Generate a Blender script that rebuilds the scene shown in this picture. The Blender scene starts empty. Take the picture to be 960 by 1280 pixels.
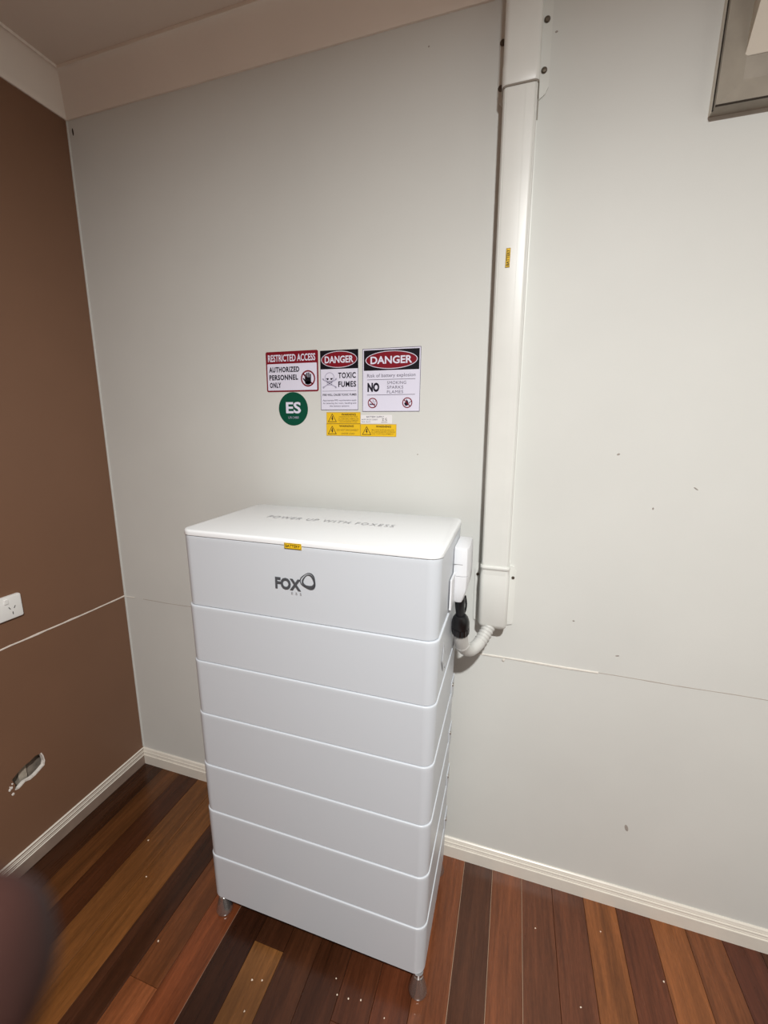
import bpy, bmesh, math, random
from mathutils import Vector, Matrix

random.seed(7)
S = bpy.context.scene
C = S.collection
PI = math.pi

# ------------------------------------------------------------------ camera
CAM = Vector((1.40022, -1.22776, 1.40851))
RGT = Vector((0.94811777, 0.31789659, 0.00380113))
UPV = Vector((-0.07267429, 0.20507839, 0.97604370))
FWD = Vector((-0.30950144, 0.92568062, -0.21754138))
cam_d = bpy.data.cameras.new('camera')
cam = bpy.data.objects.new('camera', cam_d)
C.objects.link(cam)
cam.matrix_world = Matrix(((RGT.x, UPV.x, -FWD.x, CAM.x), (RGT.y, UPV.y, -FWD.y, CAM.y),
                           (RGT.z, UPV.z, -FWD.z, CAM.z), (0, 0, 0, 1)))
cam_d.sensor_fit = 'VERTICAL'
cam_d.sensor_height = 24.0
cam_d.lens = 549.52 / 1280 * 24.0
cam_d.shift_x = 22.54 / 1280
cam_d.shift_y = 10.65 / 1280
cam_d.clip_start = 0.004
cam_d.dof.use_dof = True
cam_d.dof.focus_distance = 1.25
cam_d.dof.aperture_fstop = cam_d.lens / 3.0          # a 3 mm wide aperture
S.camera = cam

# ------------------------------------------------------------------ world, lamp, exposure
S.view_settings.view_transform = 'Standard'
S.view_settings.look = 'None'
S.view_settings.gamma = 1.0
S.view_settings.use_curve_mapping = False
S.view_settings.exposure = 0.0
w = bpy.data.worlds.new('world'); S.world = w; w.use_nodes = True
w.node_tree.nodes['Background'].inputs[0].default_value = (.5, .5, .5, 1)
w.node_tree.nodes['Background'].inputs[1].default_value = 0.03
LX, LY = 1.68, -1.72
H = 2.394
ld = bpy.data.lights.new('downlight_lamp', 'AREA')
ld.shape = 'DISK'; ld.size = 0.11; ld.energy = 79; ld.color = (1.0, .995, .975)
lamp = bpy.data.objects.new('downlight_lamp', ld); C.objects.link(lamp)
lamp.location = (LX, LY, H - .012)

# ------------------------------------------------------------------ materials
def srgb(r, g, b):
    f = lambda c: (c / 255 / 12.92) if c / 255 <= .04045 else ((c / 255 + .055) / 1.055) ** 2.4
    return (f(r), f(g), f(b), 1)

def mat(name, col, rough=.5, metal=0, spec=.5, coat=0, noise=0, nscale=8, bump=0, bscale=300, emit=0):
    m = bpy.data.materials.new(name); m.use_nodes = True
    nt = m.node_tree; b = nt.nodes['Principled BSDF']
    c = col if len(col) == 4 else (*col, 1)
    b.inputs['Base Color'].default_value = c
    b.inputs['Roughness'].default_value = rough
    b.inputs['Metallic'].default_value = metal
    b.inputs['Specular IOR Level'].default_value = spec
    if coat:
        b.inputs['Coat Weight'].default_value = coat; b.inputs['Coat Roughness'].default_value = .12
    if emit:
        b.inputs['Emission Color'].default_value = c; b.inputs['Emission Strength'].default_value = emit
    tc = nt.nodes.new('ShaderNodeTexCoord')
    n = nt.nodes.new('ShaderNodeTexNoise'); n.inputs['Scale'].default_value = nscale; n.inputs['Detail'].default_value = 4
    nt.links.new(tc.outputs['Object'], n.inputs['Vector'])
    mix = nt.nodes.new('ShaderNodeMixRGB'); mix.blend_type = 'MULTIPLY'; mix.inputs[0].default_value = 1
    mix.inputs[1].default_value = c
    rp = nt.nodes.new('ShaderNodeMapRange')
    rp.inputs['From Min'].default_value = .3; rp.inputs['From Max'].default_value = .7
    rp.inputs['To Min'].default_value = 1 - noise; rp.inputs['To Max'].default_value = 1
    nt.links.new(n.outputs['Fac'], rp.inputs['Value'])
    nt.links.new(rp.outputs['Result'], mix.inputs[2])
    nt.links.new(mix.outputs[0], b.inputs['Base Color'])
    if bump:
        n2 = nt.nodes.new('ShaderNodeTexNoise'); n2.inputs['Scale'].default_value = bscale; n2.inputs['Detail'].default_value = 3
        nt.links.new(tc.outputs['Object'], n2.inputs['Vector'])
        bp = nt.nodes.new('ShaderNodeBump'); bp.inputs['Strength'].default_value = bump; bp.inputs['Distance'].default_value = .001
        nt.links.new(n2.outputs['Fac'], bp.inputs['Height'])
        nt.links.new(bp.outputs['Normal'], b.inputs['Normal'])
    return m

M = {}
M['wall'] = mat('painted_plaster', (.674, .684, .653), .55, spec=.35, noise=.05, nscale=3, bump=.12, bscale=160)
M['brown'] = mat('brown_wall_paint', (.200, .105, .062), .5, spec=.35, noise=.06, nscale=4, bump=.1, bscale=160)
M['ceiling'] = mat('ceiling_paint', (.70, .61, .53), .8, noise=.04, nscale=3)
M['cornice'] = mat('cornice_paint', (.84, .77, .69), .6, noise=.05, nscale=4)
M['skirt'] = mat('cream_gloss_paint', (.76, .72, .64), .3, noise=.06, nscale=14)
M['white_line'] = mat('raw_plaster', (.82, .74, .66), .8, noise=.2, nscale=60)
M['seam'] = mat('pale_seam_filler', (.80, .77, .70), .7, noise=.15, nscale=40)
M['dark_line'] = mat('dark_hairline_crack', (.40, .36, .32), .9)
M['gypsum'] = mat('broken_gypsum', (.85, .80, .74), .9, noise=.25, nscale=90)
M['cavity'] = mat('cavity_board', (.30, .25, .20), .9, noise=.5, nscale=30)
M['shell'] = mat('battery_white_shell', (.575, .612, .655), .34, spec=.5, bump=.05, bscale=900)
M['lid'] = mat('battery_lid_lit_white', (.82, .85, .87), .22, spec=.5, bump=.05, bscale=900)  # lid colour raised above the shell's to paint in the sheen on top
M['conn'] = mat('connector_white_plastic', (.72, .735, .76), .35)
M['gap'] = mat('shadow_gap_grey', (.25, .25, .26), .6)
M['chrome'] = mat('polished_steel', (.50, .49, .48), .13, metal=.88)
M['steel'] = mat('screw_steel', (.55, .53, .50), .3, metal=1)
M['rust'] = mat('dull_screw', (.16, .13, .10), .45, metal=.7, noise=.4, nscale=400)
M['duct'] = mat('duct_white_plastic', (.73, .74, .705), .35, noise=.05, nscale=12)
M['ductline'] = mat('duct_joint_grime', (.30, .27, .23), .8)
M['pipe'] = mat('grey_pvc_conduit', (.58, .58, .555), .4, noise=.06, nscale=30)
M['black'] = mat('black_nylon', (.006, .006, .007), .28)
M['outlet'] = mat('outlet_white', (.84, .84, .82), .35)
M['slot'] = mat('outlet_slot_dark', (.05, .05, .05), .6)
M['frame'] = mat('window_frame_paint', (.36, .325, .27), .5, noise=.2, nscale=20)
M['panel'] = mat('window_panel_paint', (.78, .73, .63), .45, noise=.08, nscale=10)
M['soot'] = mat('dark_gap_grime', (.03, .022, .015), .9)
M['s_white'] = mat('sign_white', (.74, .73, .86), .5, spec=.2)
M['s_red'] = mat('sign_red', (.21, .008, .018), .5, spec=.2)
M['s_black'] = mat('sign_black', (.006, .005, .009), .5, spec=.2)
M['s_navy'] = mat('sign_dark_ink', (.012, .010, .022), .5, spec=.2)
M['s_grey'] = mat('sign_grey_ink', (.11, .10, .15), .5, spec=.2)
M['s_pale'] = mat('sign_pale_ink', (.45, .43, .56), .5, spec=.2)
M['s_green'] = mat('sign_green', (.002, .075, .042), .5, spec=.2)
M['s_yellow'] = mat('sign_yellow', (.82, .52, .02), .5, spec=.2)
M['ink'] = mat('logo_grey_ink', (.07, .075, .085), .4)
M['ink_l'] = mat('light_grey_ink', (.33, .34, .36), .4)
M['stain'] = mat('wall_stain', (.42, .38, .34), .9, noise=.4, nscale=200)
M['crumb'] = mat('plaster_crumb', (.80, .68, .55), .9)
M['skin'] = mat('skin_shaded', (.030, .0115, .009), .6, spec=.15, noise=.15, nscale=60, bump=.2, bscale=900)  # skin tone darkened to hold the shade on the fingertip
M['shirt'] = mat('sleeve_cloth', (.05, .05, .06), .9, noise=.2, nscale=90)
M['lampring'] = mat('downlight_ring', (.8, .8, .78), .4)

def wood():
    m = bpy.data.materials.new('hardwood_floorboard'); m.use_nodes = True
    nt = m.node_tree; b = nt.nodes['Principled BSDF']; L = nt.links.new
    oi = nt.nodes.new('ShaderNodeObjectInfo')
    tc = nt.nodes.new('ShaderNodeTexCoord')
    add = nt.nodes.new('ShaderNodeVectorMath'); add.operation = 'ADD'
    sc = nt.nodes.new('ShaderNodeVectorMath'); sc.operation = 'SCALE'
    sc.inputs[0].default_value = (7, 13, 3); L(oi.outputs['Random'], sc.inputs['Scale'])
    L(tc.outputs['Object'], add.inputs[0]); L(sc.outputs[0], add.inputs[1])
    mp = nt.nodes.new('ShaderNodeMapping'); mp.inputs['Scale'].default_value = (90, 5, 30); L(add.outputs[0], mp.inputs['Vector'])
    n1 = nt.nodes.new('ShaderNodeTexNoise'); n1.inputs['Scale'].default_value = 1; n1.inputs['Detail'].default_value = 6
    n1.inputs['Roughness'].default_value = .65; n1.inputs['Distortion'].default_value = .6
    L(mp.outputs[0], n1.inputs['Vector'])
    mp2 = nt.nodes.new('ShaderNodeMapping'); mp2.inputs['Scale'].default_value = (22, 1.6, 8); L(add.outputs[0], mp2.inputs['Vector'])
    n2 = nt.nodes.new('ShaderNodeTexNoise'); n2.inputs['Scale'].default_value = 1; n2.inputs['Detail'].default_value = 4
    L(mp2.outputs[0], n2.inputs['Vector'])
    mp3 = nt.nodes.new('ShaderNodeMapping'); mp3.inputs['Scale'].default_value = (520, 60, 30); L(add.outputs[0], mp3.inputs['Vector'])
    n3 = nt.nodes.new('ShaderNodeTexNoise'); n3.inputs['Scale'].default_value = 1; n3.inputs['Detail'].default_value = 2
    L(mp3.outputs[0], n3.inputs['Vector'])
    def rng(src, a, c, lo, hi):
        r = nt.nodes.new('ShaderNodeMapRange')
        r.inputs['From Min'].default_value = a; r.inputs['From Max'].default_value = c
        r.inputs['To Min'].default_value = lo; r.inputs['To Max'].default_value = hi
        L(src, r.inputs['Value']); return r.outputs['Result']
    def mul(a, c):
        x = nt.nodes.new('ShaderNodeMath'); x.operation = 'MULTIPLY'; L(a, x.inputs[0]); L(c, x.inputs[1]); return x.outputs[0]
    f = mul(mul(rng(n1.outputs['Fac'], .3, .7, .66, 1.26), rng(n2.outputs['Fac'], .3, .7, .70, 1.26)), rng(n3.outputs['Fac'], .35, .7, .88, 1.08))
    mx = nt.nodes.new('ShaderNodeVectorMath'); mx.operation = 'SCALE'
    L(oi.outputs['Color'], mx.inputs[0]); L(f, mx.inputs['Scale'])
    L(mx.outputs[0], b.inputs['Base Color'])
    L(rng(n2.outputs['Fac'], .3, .7, .2, .32), b.inputs['Roughness'])
    b.inputs['Specular IOR Level'].default_value = .4
    bp = nt.nodes.new('ShaderNodeBump'); bp.inputs['Strength'].default_value = .12; bp.inputs['Distance'].default_value = .0006
    L(n1.outputs['Fac'], bp.inputs['Height']); L(bp.outputs['Normal'], b.inputs['Normal'])
    return m
M['wood'] = wood()

# ------------------------------------------------------------------ object helpers
ORG = {}
def tag(o, label=None, cat=None, group=None, kind=None):
    if label: o['label'] = label
    if cat: o['category'] = cat
    if group: o['group'] = group
    if kind: o['kind'] = kind
    return o
def thing(name, label, cat, loc=(0, 0, 0), group=None):
    o = bpy.data.objects.new(name, None); C.objects.link(o)
    o.empty_display_size = .05; o.location = loc; ORG[o] = Vector(loc)
    return tag(o, label, cat, group)
def obj(name, vf, m, parent=None, smooth=False, origin=None):
    """links ONE mesh object; vertices are given in world space"""
    v, f = vf
    if parent is not None: org = ORG[parent]
    else: org = Vector(origin) if origin is not None else sum((Vector(x) for x in v), Vector()) / len(v)
    me = bpy.data.meshes.new(name)
    me.from_pydata([tuple(Vector(x) - org) for x in v], [], f)
    bm = bmesh.new(); bm.from_mesh(me)
    bmesh.ops.recalc_face_normals(bm, faces=bm.faces[:])
    bm.to_mesh(me); bm.free(); me.validate()
    me.materials.append(M[m] if isinstance(m, str) else m)
    if smooth:
        for p in me.polygons: p.use_smooth = True
        try: me.set_sharp_from_angle(angle=math.radians(38))
        except Exception: pass
    o = bpy.data.objects.new(name, me); C.objects.link(o)
    ORG[o] = org
    if parent is not None:
        o.parent = parent
    else:
        o.location = org
    return o
def join(*parts):
    V, F = [], []
    for v, f in parts:
        n = len(V); V += list(v); F += [tuple(i + n for i in q) for q in f]
    return V, F
def box(x0, x1, y0, y1, z0, z1):
    v = [(x, y, z) for x in (x0, x1) for y in (y0, y1) for z in (z0, z1)]
    return v, [(0, 1, 3, 2), (4, 6, 7, 5), (0, 4, 5, 1), (2, 3, 7, 6), (0, 2, 6, 4), (1, 5, 7, 3)]
def loft(rings, caps=True, closed=True):
    n = len(rings[0]); V = [p for r in rings for p in r]; F = []
    for k in range(len(rings) - 1):
        for i in range(n if closed else n - 1):
            j = (i + 1) % n
            F.append((k * n + i, k * n + j, (k + 1) * n + j, (k + 1) * n + i))
    if caps:
        F.append(tuple(range(n))[::-1]); F.append(tuple((len(rings) - 1) * n + i for i in range(n)))
    return V, F
def rrect(x0, x1, y0, y1, r, n=6):
    r = max(1e-5, min(r, (x1 - x0) / 2 - 1e-5, (y1 - y0) / 2 - 1e-5)); P = []
    for cx, cy, a in ((x1 - r, y1 - r, 0), (x0 + r, y1 - r, 90), (x0 + r, y0 + r, 180), (x1 - r, y0 + r, 270)):
        for k in range(n + 1):
            t = math.radians(a + 90 * k / n); P.append((cx + r * math.cos(t), cy + r * math.sin(t)))
    return P
def rbox(x0, x1, y0, y1, z0, z1, r, ct=.002, cb=.002, n=6, steps=3):
    """upright block, rounded in plan, with rounded top and bottom edges"""
    rings = []
    def ring(ins, z): rings.append([(x, y, z) for x, y in rrect(x0 + ins, x1 - ins, y0 + ins, y1 - ins, r - ins, n)])
    for k in range(steps + 1):
        a = PI / 2 * k / steps; ring(cb * (1 - math.sin(a)), z0 + cb * (1 - math.cos(a)))
    for k in range(steps + 1):
        a = PI / 2 * k / steps; ring(ct * (1 - math.cos(a)), z1 - ct + ct * math.sin(a))
    return loft(rings)
def tbox(x0, x1, y0, y1, z0, z1, r, ct, draft, n=8):
    rings = []
    for ins, z in ((draft + .0012, z0), (draft, z0 + .0012), (.0002, z1 - .010), (0, z1 - ct), (ct * .12, z1 - ct * .5), (ct * .35, z1 - ct * .2), (ct, z1)):
        rings.append([(x, y, z) for x, y in rrect(x0 + ins, x1 - ins, y0 + ins, y1 - ins, r - ins, n)])
    return loft(rings)
def lathe(prof, c, n=28, axis='z'):
    rings = []
    for r, h in prof:
        ring = []
        for i in range(n):
            t = 2 * PI * i / n; a, b = r * math.cos(t), r * math.sin(t)
            ring.append({'z': (c[0] + a, c[1] + b, c[2] + h), 'y': (c[0] + a, c[1] + h, c[2] + b), 'x': (c[0] + h, c[1] + a, c[2] + b)}[axis])
        rings.append(ring)
    return loft(rings)
def tube(path, rad, n=16, caps=True):
    P = [Vector(p) for p in path]; rings = []; up = None
    for i, p in enumerate(P):
        t = (P[min(i + 1, len(P) - 1)] - P[max(i - 1, 0)]).normalized()
        if up is None:
            up = Vector((0, 1, 0)) if abs(t.y) < .9 else Vector((1, 0, 0))
        a = t.cross(up).normalized(); up = a.cross(t).normalized()
        r = rad[i] if isinstance(rad, (list, tuple)) else rad
        rings.append([tuple(p + a * r * math.cos(2 * PI * k / n) + up * r * math.sin(2 * PI * k / n)) for k in range(n)])
    return loft(rings, caps)
def bez(pts, n=40):
    """Catmull-Rom through pts"""
    P = [Vector(p) for p in pts]; P = [2 * P[0] - P[1]] + P + [2 * P[-1] - P[-2]]; out = []
    m = len(P) - 3
    for k in range(n + 1):
        u = k / n * m; i = min(int(u), m - 1); t = u - i
        a, b, c, d = P[i:i + 4]
        out.append(.5 * ((2 * b) + (c - a) * t + (2 * a - 5 * b + 4 * c - d) * t * t + (3 * b - a - 3 * c + d) * t ** 3))
    return out
def text_mesh(s, bold=0., spacing=1.0):
    cu = bpy.data.curves.new('t', 'FONT'); cu.body = s; cu.resolution_u = 3; cu.offset = bold; cu.space_character = spacing
    o = bpy.data.objects.new('t', cu); C.objects.link(o)
    dg = bpy.context.evaluated_depsgraph_get(); dg.update()
    me = bpy.data.meshes.new_from_object(o.evaluated_get(dg))
    v = [tuple(x.co) for x in me.vertices]; f = [tuple(p.vertices) for p in me.polygons]
    bpy.data.objects.remove(o); bpy.data.curves.remove(cu); bpy.data.meshes.remove(me)
    return v, f
def text2d(s, x0, x1, z0, z1, bold=0., spacing=1.0):
    """lettering stretched to a box, as (points in 2-D, faces)"""
    v, f = text_mesh(s, bold, spacing)
    a0, a1 = min(p[0] for p in v), max(p[0] for p in v); b0, b1 = min(p[1] for p in v), max(p[1] for p in v)
    return [(x0 + (p[0] - a0) / (a1 - a0) * (x1 - x0), z0 + (p[1] - b0) / (b1 - b0) * (z1 - z0)) for p in v], f
def poly2(P): return list(P), [tuple(range(len(P)))]
def ring2(outer, inner):
    n = len(outer)
    return list(outer) + list(inner), [(i, (i + 1) % n, n + (i + 1) % n, n + i) for i in range(n)]
def ell2(cx, cz, rx, rz, n=40): return [(cx + rx * math.cos(2 * PI * i / n), cz + rz * math.sin(2 * PI * i / n)) for i in range(n)]
def bar2(a, b, wd):
    d = Vector((b[0] - a[0], b[1] - a[1])).normalized() * wd / 2
    return poly2([(a[0] - d.y, a[1] + d.x), (a[0] + d.y, a[1] - d.x), (b[0] + d.y, b[1] - d.x), (b[0] - d.y, b[1] + d.x)])
def join2(*ps):
    V, F = [], []
    for v, f in ps:
        n = len(V); V += list(v); F += [tuple(i + n for i in q) for q in f]
    return V, F

# ------------------------------------------------------------------ the room
RX, RY = 3.25, -3.35          # the far corner of the room
def struct(name, vf, m, label, cat, parent=None, smooth=False, origin=None):
    o = obj(name, vf, m, parent, smooth, origin)
    return tag(o, label, cat, None, 'structure') if parent is None else o

wall_back = struct('wall_back', box(-.1, RX + .1, 0, .1, -.05, H + .05), 'wall', 'off-white painted plaster wall behind the battery stack', 'wall')
struct('wall_right', box(RX, RX + .1, RY - .1, 0, -.05, H + .05), 'wall', 'plain off-white side wall to the right, out of the picture', 'wall')
struct('wall_front', box(-.1, RX, RY - .1, RY, -.05, H + .05), 'brown', 'plain brown wall opposite the battery, out of the picture', 'wall')  # unseen wall, made brown to cut the bounced light
struct('ceiling', box(-.1, RX + .1, RY - .1, .1, H, H + .1), 'ceiling', 'dim off-white ceiling above the battery corner', 'ceiling')

# brown wall with a broken hole in its plasterboard
hole = [(-.3915, .3480), (-.3870, .3330), (-.3845, .3140), (-.3880, .3010), (-.4020, .2950), (-.4180, .2900), (-.4330, .2880),
        (-.4480, .2925), (-.4570, .2890), (-.4680, .2850), (-.4790, .2880), (-.4755, .3020), (-.4790, .3140), (-.4820, .3260),
        (-.4680, .3330), (-.4560, .3390), (-.4400, .3440), (-.4250, .3450), (-.4080, .3510)]
bm = bmesh.new()
outer = [bm.verts.new((0, y, z)) for y, z in ((.1, -.05), (RY - .1, -.05), (RY - .1, H + .05), (.1, H + .05))]
inner = [bm.verts.new((0, y, z)) for y, z in hole]
es = [bm.edges.new((a[i], a[(i + 1) % len(a)])) for a in (outer, inner) for i in range(len(a))]
bmesh.ops.triangle_fill(bm, use_beauty=True, edges=es)
bm.verts.index_update()
wl_v = [tuple(v.co) for v in bm.verts]; wl_f = [tuple(v.index for v in f.verts) for f in bm.faces]
bm.free()
wall_left = struct('wall_left', (wl_v, wl_f), 'brown', 'chocolate brown painted wall to the left of the battery', 'wall', origin=(0, 0, 0))
for p in wall_left.data.polygons:
    if p.normal.x < 0: p.flip()
# broken board edge, and the cavity behind it
rim = loft([[(0, y, z) for y, z in hole], [(-.012, y + random.uniform(-.001, .001), z + random.uniform(-.001, .001)) for y, z in hole]], caps=False)
o = obj('broken_edge', rim, 'gypsum', wall_left); o['label'] = 'white broken plaster edge of the hole'
cav = join(box(-.034, -.030, -.56, -.30, .2, .44), box(-.07, -.013, -.565, -.56, .2, .44), box(-.07, -.013, -.30, -.295, .2, .44),
           box(-.07, -.013, -.56, -.30, .195, .2), box(-.07, -.013, -.56, -.30, .44, .445))
obj('wall_cavity', cav, 'cavity', wall_left)
obj('cavity_stud', box(-.0295, -.020, -.452, -.428, .2, .44), mat('cavity_timber', (.48, .42, .34), .9, noise=.4, nscale=40), wall_left)
obj('wall_backing', box(-.1, -.08, RY - .1, .1, -.05, H + .05), 'cavity', wall_left)
# torn pale rim around the lower and right side of the hole
def torn(pts, w0):
    V = []
    for k, (y, z) in enumerate(pts):
        a = pts[max(k - 1, 0)]; b = pts[min(k + 1, len(pts) - 1)]
        d = Vector((b[0] - a[0], b[1] - a[1])).normalized(); wd = w0 * random.uniform(.55, 1.25)
        V += [(.0006, y, z), (.0006, y + d.y * wd, z - d.x * wd)]
    return V, [(2 * i, 2 * i + 1, 2 * i + 3, 2 * i + 2) for i in range(len(pts) - 1)]
obj('torn_rim', torn(hole[0:11][::-1], .0035), 'gypsum', wall_left)
for y, z, r in ((-.4925, .2990, .0045), (-.4865, .3010, .0035), (-.4865, .2775, .0050), (-.4835, .3120, .0030), (-.4905, .306, .0025)):
    n = 7; P = [(r * random.uniform(.6, 1.1) * math.cos(2 * PI * i / n), r * 1.5 * random.uniform(.6, 1.1) * math.sin(2 * PI * i / n)) for i in range(n)]
    obj('paint_chip', loft([[(0.0002, y + a, z + b) for a, b in P], [(.0012, y + a * .8, z + b * .8) for a, b in P]]), 'gypsum', wall_left)

# pale joint line in the brown wall
ZK = .7465
def wavy_strip_x(y0, y1, n, wd):
    V = []
    for k in range(n + 1):
        y = y0 + (y1 - y0) * k / n; wv = wd * random.uniform(.75, 1.2); zc = ZK + random.uniform(-.0006, .0006) + .0012 * math.sin(y * 9)
        V += [(0, y, zc - wv), (.0015, y, zc - wv * .7), (.0015, y, zc + wv * .7), (0, y, zc + wv)]
    return V, [(4 * i + j, 4 * i + j + 1, 4 * i + j + 5, 4 * i + j + 4) for i in range(n) for j in range(3)]
o = obj('joint_line', wavy_strip_x(0, RY, 120, .0030), 'white_line', wall_left); o['label'] = 'pale exposed joint line along the brown wall'
# paint line down the corner
obj('corner_seam', box(0, .0035, -.0035, 0, .07, 2.33), 'wall', wall_back)
# sheet joint on the back wall: raised filler, then a hairline
def strip_y(x0, x1, n, wd, dep, mname, zf, name, lab):
    V = []
    for k in range(n + 1):
        x = x0 + (x1 - x0) * k / n; wv = wd * random.uniform(.7, 1.25); zc = zf(x)
        V += [(x, 0, zc - wv), (x, -dep, zc - wv * .6), (x, -dep, zc + wv * .6), (x, 0, zc + wv)]
    o = obj(name, (V, [(4 * i + j, 4 * i + j + 1, 4 * i + j + 5, 4 * i + j + 4) for i in range(n) for j in range(3)]), mname, wall_back)
    if lab: o['label'] = lab
zf = lambda x: .7435 + .0007 * math.sin(x * 23)
strip_y(1.305, 1.66, 40, .0030, .0022, 'seam', zf, 'joint_filler', 'raised pale filler along the wall sheet joint')
strip_y(.0, .05, 6, .0022, .0016, 'seam', zf, 'joint_filler', None)
strip_y(1.66, RX, 80, .0011, .0006, 'dark_line', zf, 'hairline_crack', None)
strip_y(.09, .65, 30, .0010, .0006, 'dark_line', zf, 'hairline_crack', None)
obj('filler_drip', lathe([(.001, 0), (.0045, -.0005), (.0035, -.0035), (.0008, -.0045)], (1.413, 0, .7365), 12, 'y'), 'seam', wall_back, True)
for x, z, rx, rz, t in ((1.6417, 1.3346, .0035, .0025, .4), (1.8136, 1.2583, .006, .0015, -.6), (1.7835, .2726, .0045, .011, .3), (1.142, 1.3217, .0018, .0018, 0),
                        (1.1404, 2.269, .002, .002, 0), (.0201, 2.290, .003, .0105, .05), (1.732, 1.205, .002, .003, 0), (1.585, .885, .003, .002, 0),
                        (1.70, .802, .005, .002, .2), (1.42, 2.235, .003, .002, 0)):
    P = [(rx * math.cos(2 * PI * i / 12), rz * math.sin(2 * PI * i / 12)) for i in range(12)]
    P = [(a * math.cos(t) - b * math.sin(t), a * math.sin(t) + b * math.cos(t)) for a, b in P]
    obj('wall_mark', loft([[(x + a, 0, z + b) for a, b in P], [(x + a * .8, -.0006, z + b * .8) for a, b in P]]), 'stain' if z < 2.28 or x > .1 else 'soot', wall_back)

# floor: every board its own piece
floor = thing('floor', 'polished hardwood floor of mixed brown boards', 'floor', (0, 0, 0)); floor['kind'] = 'structure'
obj('subfloor', box(0, RX, RY, 0, -.05, -.0135), 'soot', floor)
PW = .0882; PX0 = .0195
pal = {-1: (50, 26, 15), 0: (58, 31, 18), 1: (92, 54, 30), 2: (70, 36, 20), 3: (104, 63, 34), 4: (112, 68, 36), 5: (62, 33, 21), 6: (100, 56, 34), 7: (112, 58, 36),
       8: (52, 27, 18), 9: (58, 31, 20), 10: (66, 36, 23), 11: (64, 34, 22), 12: (76, 40, 26), 13: (80, 42, 27), 14: (112, 62, 40), 15: (78, 44, 30), 16: (108, 60, 39),  # boards in front of the stack darkened to paint in the camera holder's shadow
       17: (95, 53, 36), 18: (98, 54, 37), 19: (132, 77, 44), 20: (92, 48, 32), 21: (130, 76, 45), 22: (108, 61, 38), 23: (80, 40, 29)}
keys = list(pal.values())
def board(x0, x1, y0, y1, col):
    g, b = .0004, .0007
    o = obj('floorboard', loft([[(x, y, -.013) for x, y in ((x0 + g, y0 + g), (x1 - g, y0 + g), (x1 - g, y1 - g), (x0 + g, y1 - g))],
                                [(x, y, -b) for x, y in ((x0 + g, y0 + g), (x1 - g, y0 + g), (x1 - g, y1 - g), (x0 + g, y1 - g))],
                                [(x, y, 0) for x, y in ((x0 + g + b, y0 + g + b), (x1 - g - b, y0 + g + b), (x1 - g - b, y1 - g - b), (x0 + g + b, y1 - g - b))]]), 'wood', floor)
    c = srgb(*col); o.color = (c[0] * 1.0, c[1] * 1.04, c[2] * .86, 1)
k = -1; ends = {6: -.605, 9: -.432, 10: -1.3, 12: -.52, 2: -.9, 4: -1.2, 13: -.36}
while PX0 + k * PW < RX:
    x0 = max(0, PX0 + k * PW); x1 = min(RX, PX0 + (k + 1) * PW)
    rnd = random.Random(k + 50)
    ys = [0, ends.get(k, -rnd.uniform(.7, 1.6))]
    while ys[-1] > RY + .4: ys.append(max(RY, ys[-1] - rnd.uniform(.8, 1.7)))
    if ys[-1] > RY: ys[-1] = RY if len(ys) > 2 else ys[-1]
    if ys[-1] > RY: ys.append(RY)
    for j in range(len(ys) - 1):
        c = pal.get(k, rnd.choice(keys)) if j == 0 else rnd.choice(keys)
        if k == 6 and j == 1: c = (128, 72, 46)
        if k == 9 and j == 1: c = (116, 74, 42)
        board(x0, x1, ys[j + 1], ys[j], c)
    k += 1
for kk in (15, 16, 17, 8):
    xs = PX0 + kk * PW
    o = obj('pale_seam_strip', box(xs - .0006, xs + .0006, -1.4, -.012, -.012, .0001), mat('pale_seam', (.36, .25, .17) if kk > 8 else (.22, .12, .075), .7), floor)  # thin pale strips along some of the board seams

# skirting boards
prof = [(0, 0), (.015, 0), (.015, .0400), (.0145, .0412), (.0118, .0420), (.0118, .0455), (.0108, .0470), (.0108, .0520), (.0098, .0532),
        (.0078, .0537), (.0078, .0565), (.0068, .0585), (.0055, .0630), (.0030, .0652), (0, .0655)]
def run(prof, axis, a0, a1, mitre=True):
    """sweep a (depth, height) profile along a wall; ends mitred by their depth"""
    A, B = [], []
    for d, z in prof:
        if axis == 'back': A.append((a0 + d, -d, z)); B.append((a1 - d, -d, z))
        if axis == 'left': A.append((d, a0 - d, z)); B.append((d, a1 + d, z))
        if axis == 'right': A.append((RX - d, a0 - d, z)); B.append((RX - d, a1 + d, z))
        if axis == 'front': A.append((a0 + d, RY + d, z)); B.append((a1 - d, RY + d, z))
    return loft([A, B])
for ax, a0, a1, lab in (('back', 0, RX, 'cream moulded skirting board along the off-white wall'), ('left', 0, RY, 'cream moulded skirting board along the brown wall'),
                        ('right', 0, RY, 'cream skirting board along the right wall, out of the picture'), ('front', 0, RX, 'cream skirting board along the far wall, out of the picture')):
    struct('baseboard_' + ax, run(prof, ax, a0, a1), 'skirt', lab, 'skirting board')
bl_ = bpy.data.objects['baseboard_left'].data
bl_.materials.append(mat('browner_skirting_face', (.30, .22, .175), .35, noise=.2, nscale=20))  # browner colour for the lower face of the left skirting
for p in bl_.polygons:
    if abs(p.normal.x) > .95 and p.center.z < .03 and p.center.x > -.1 and len(p.vertices) == 4: p.material_index = 1
# cove cornices
ZC, DC = 2.3215, .0890
cp = [(0, ZC), (.0050, ZC), (.0058, ZC + .0025), (.0062, ZC + .006)]
for k in range(1, 12):
    a = PI / 2 * k / 12
    cp.append((.0062 + (DC - .010) * (1 - math.cos(a)), ZC + .006 + (H - ZC - .010) * math.sin(a)))
cp += [(DC - .0045, H - .0062), (DC - .001, H - .0068), (DC, H - .0030), (DC, H), (0, H)]
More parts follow.
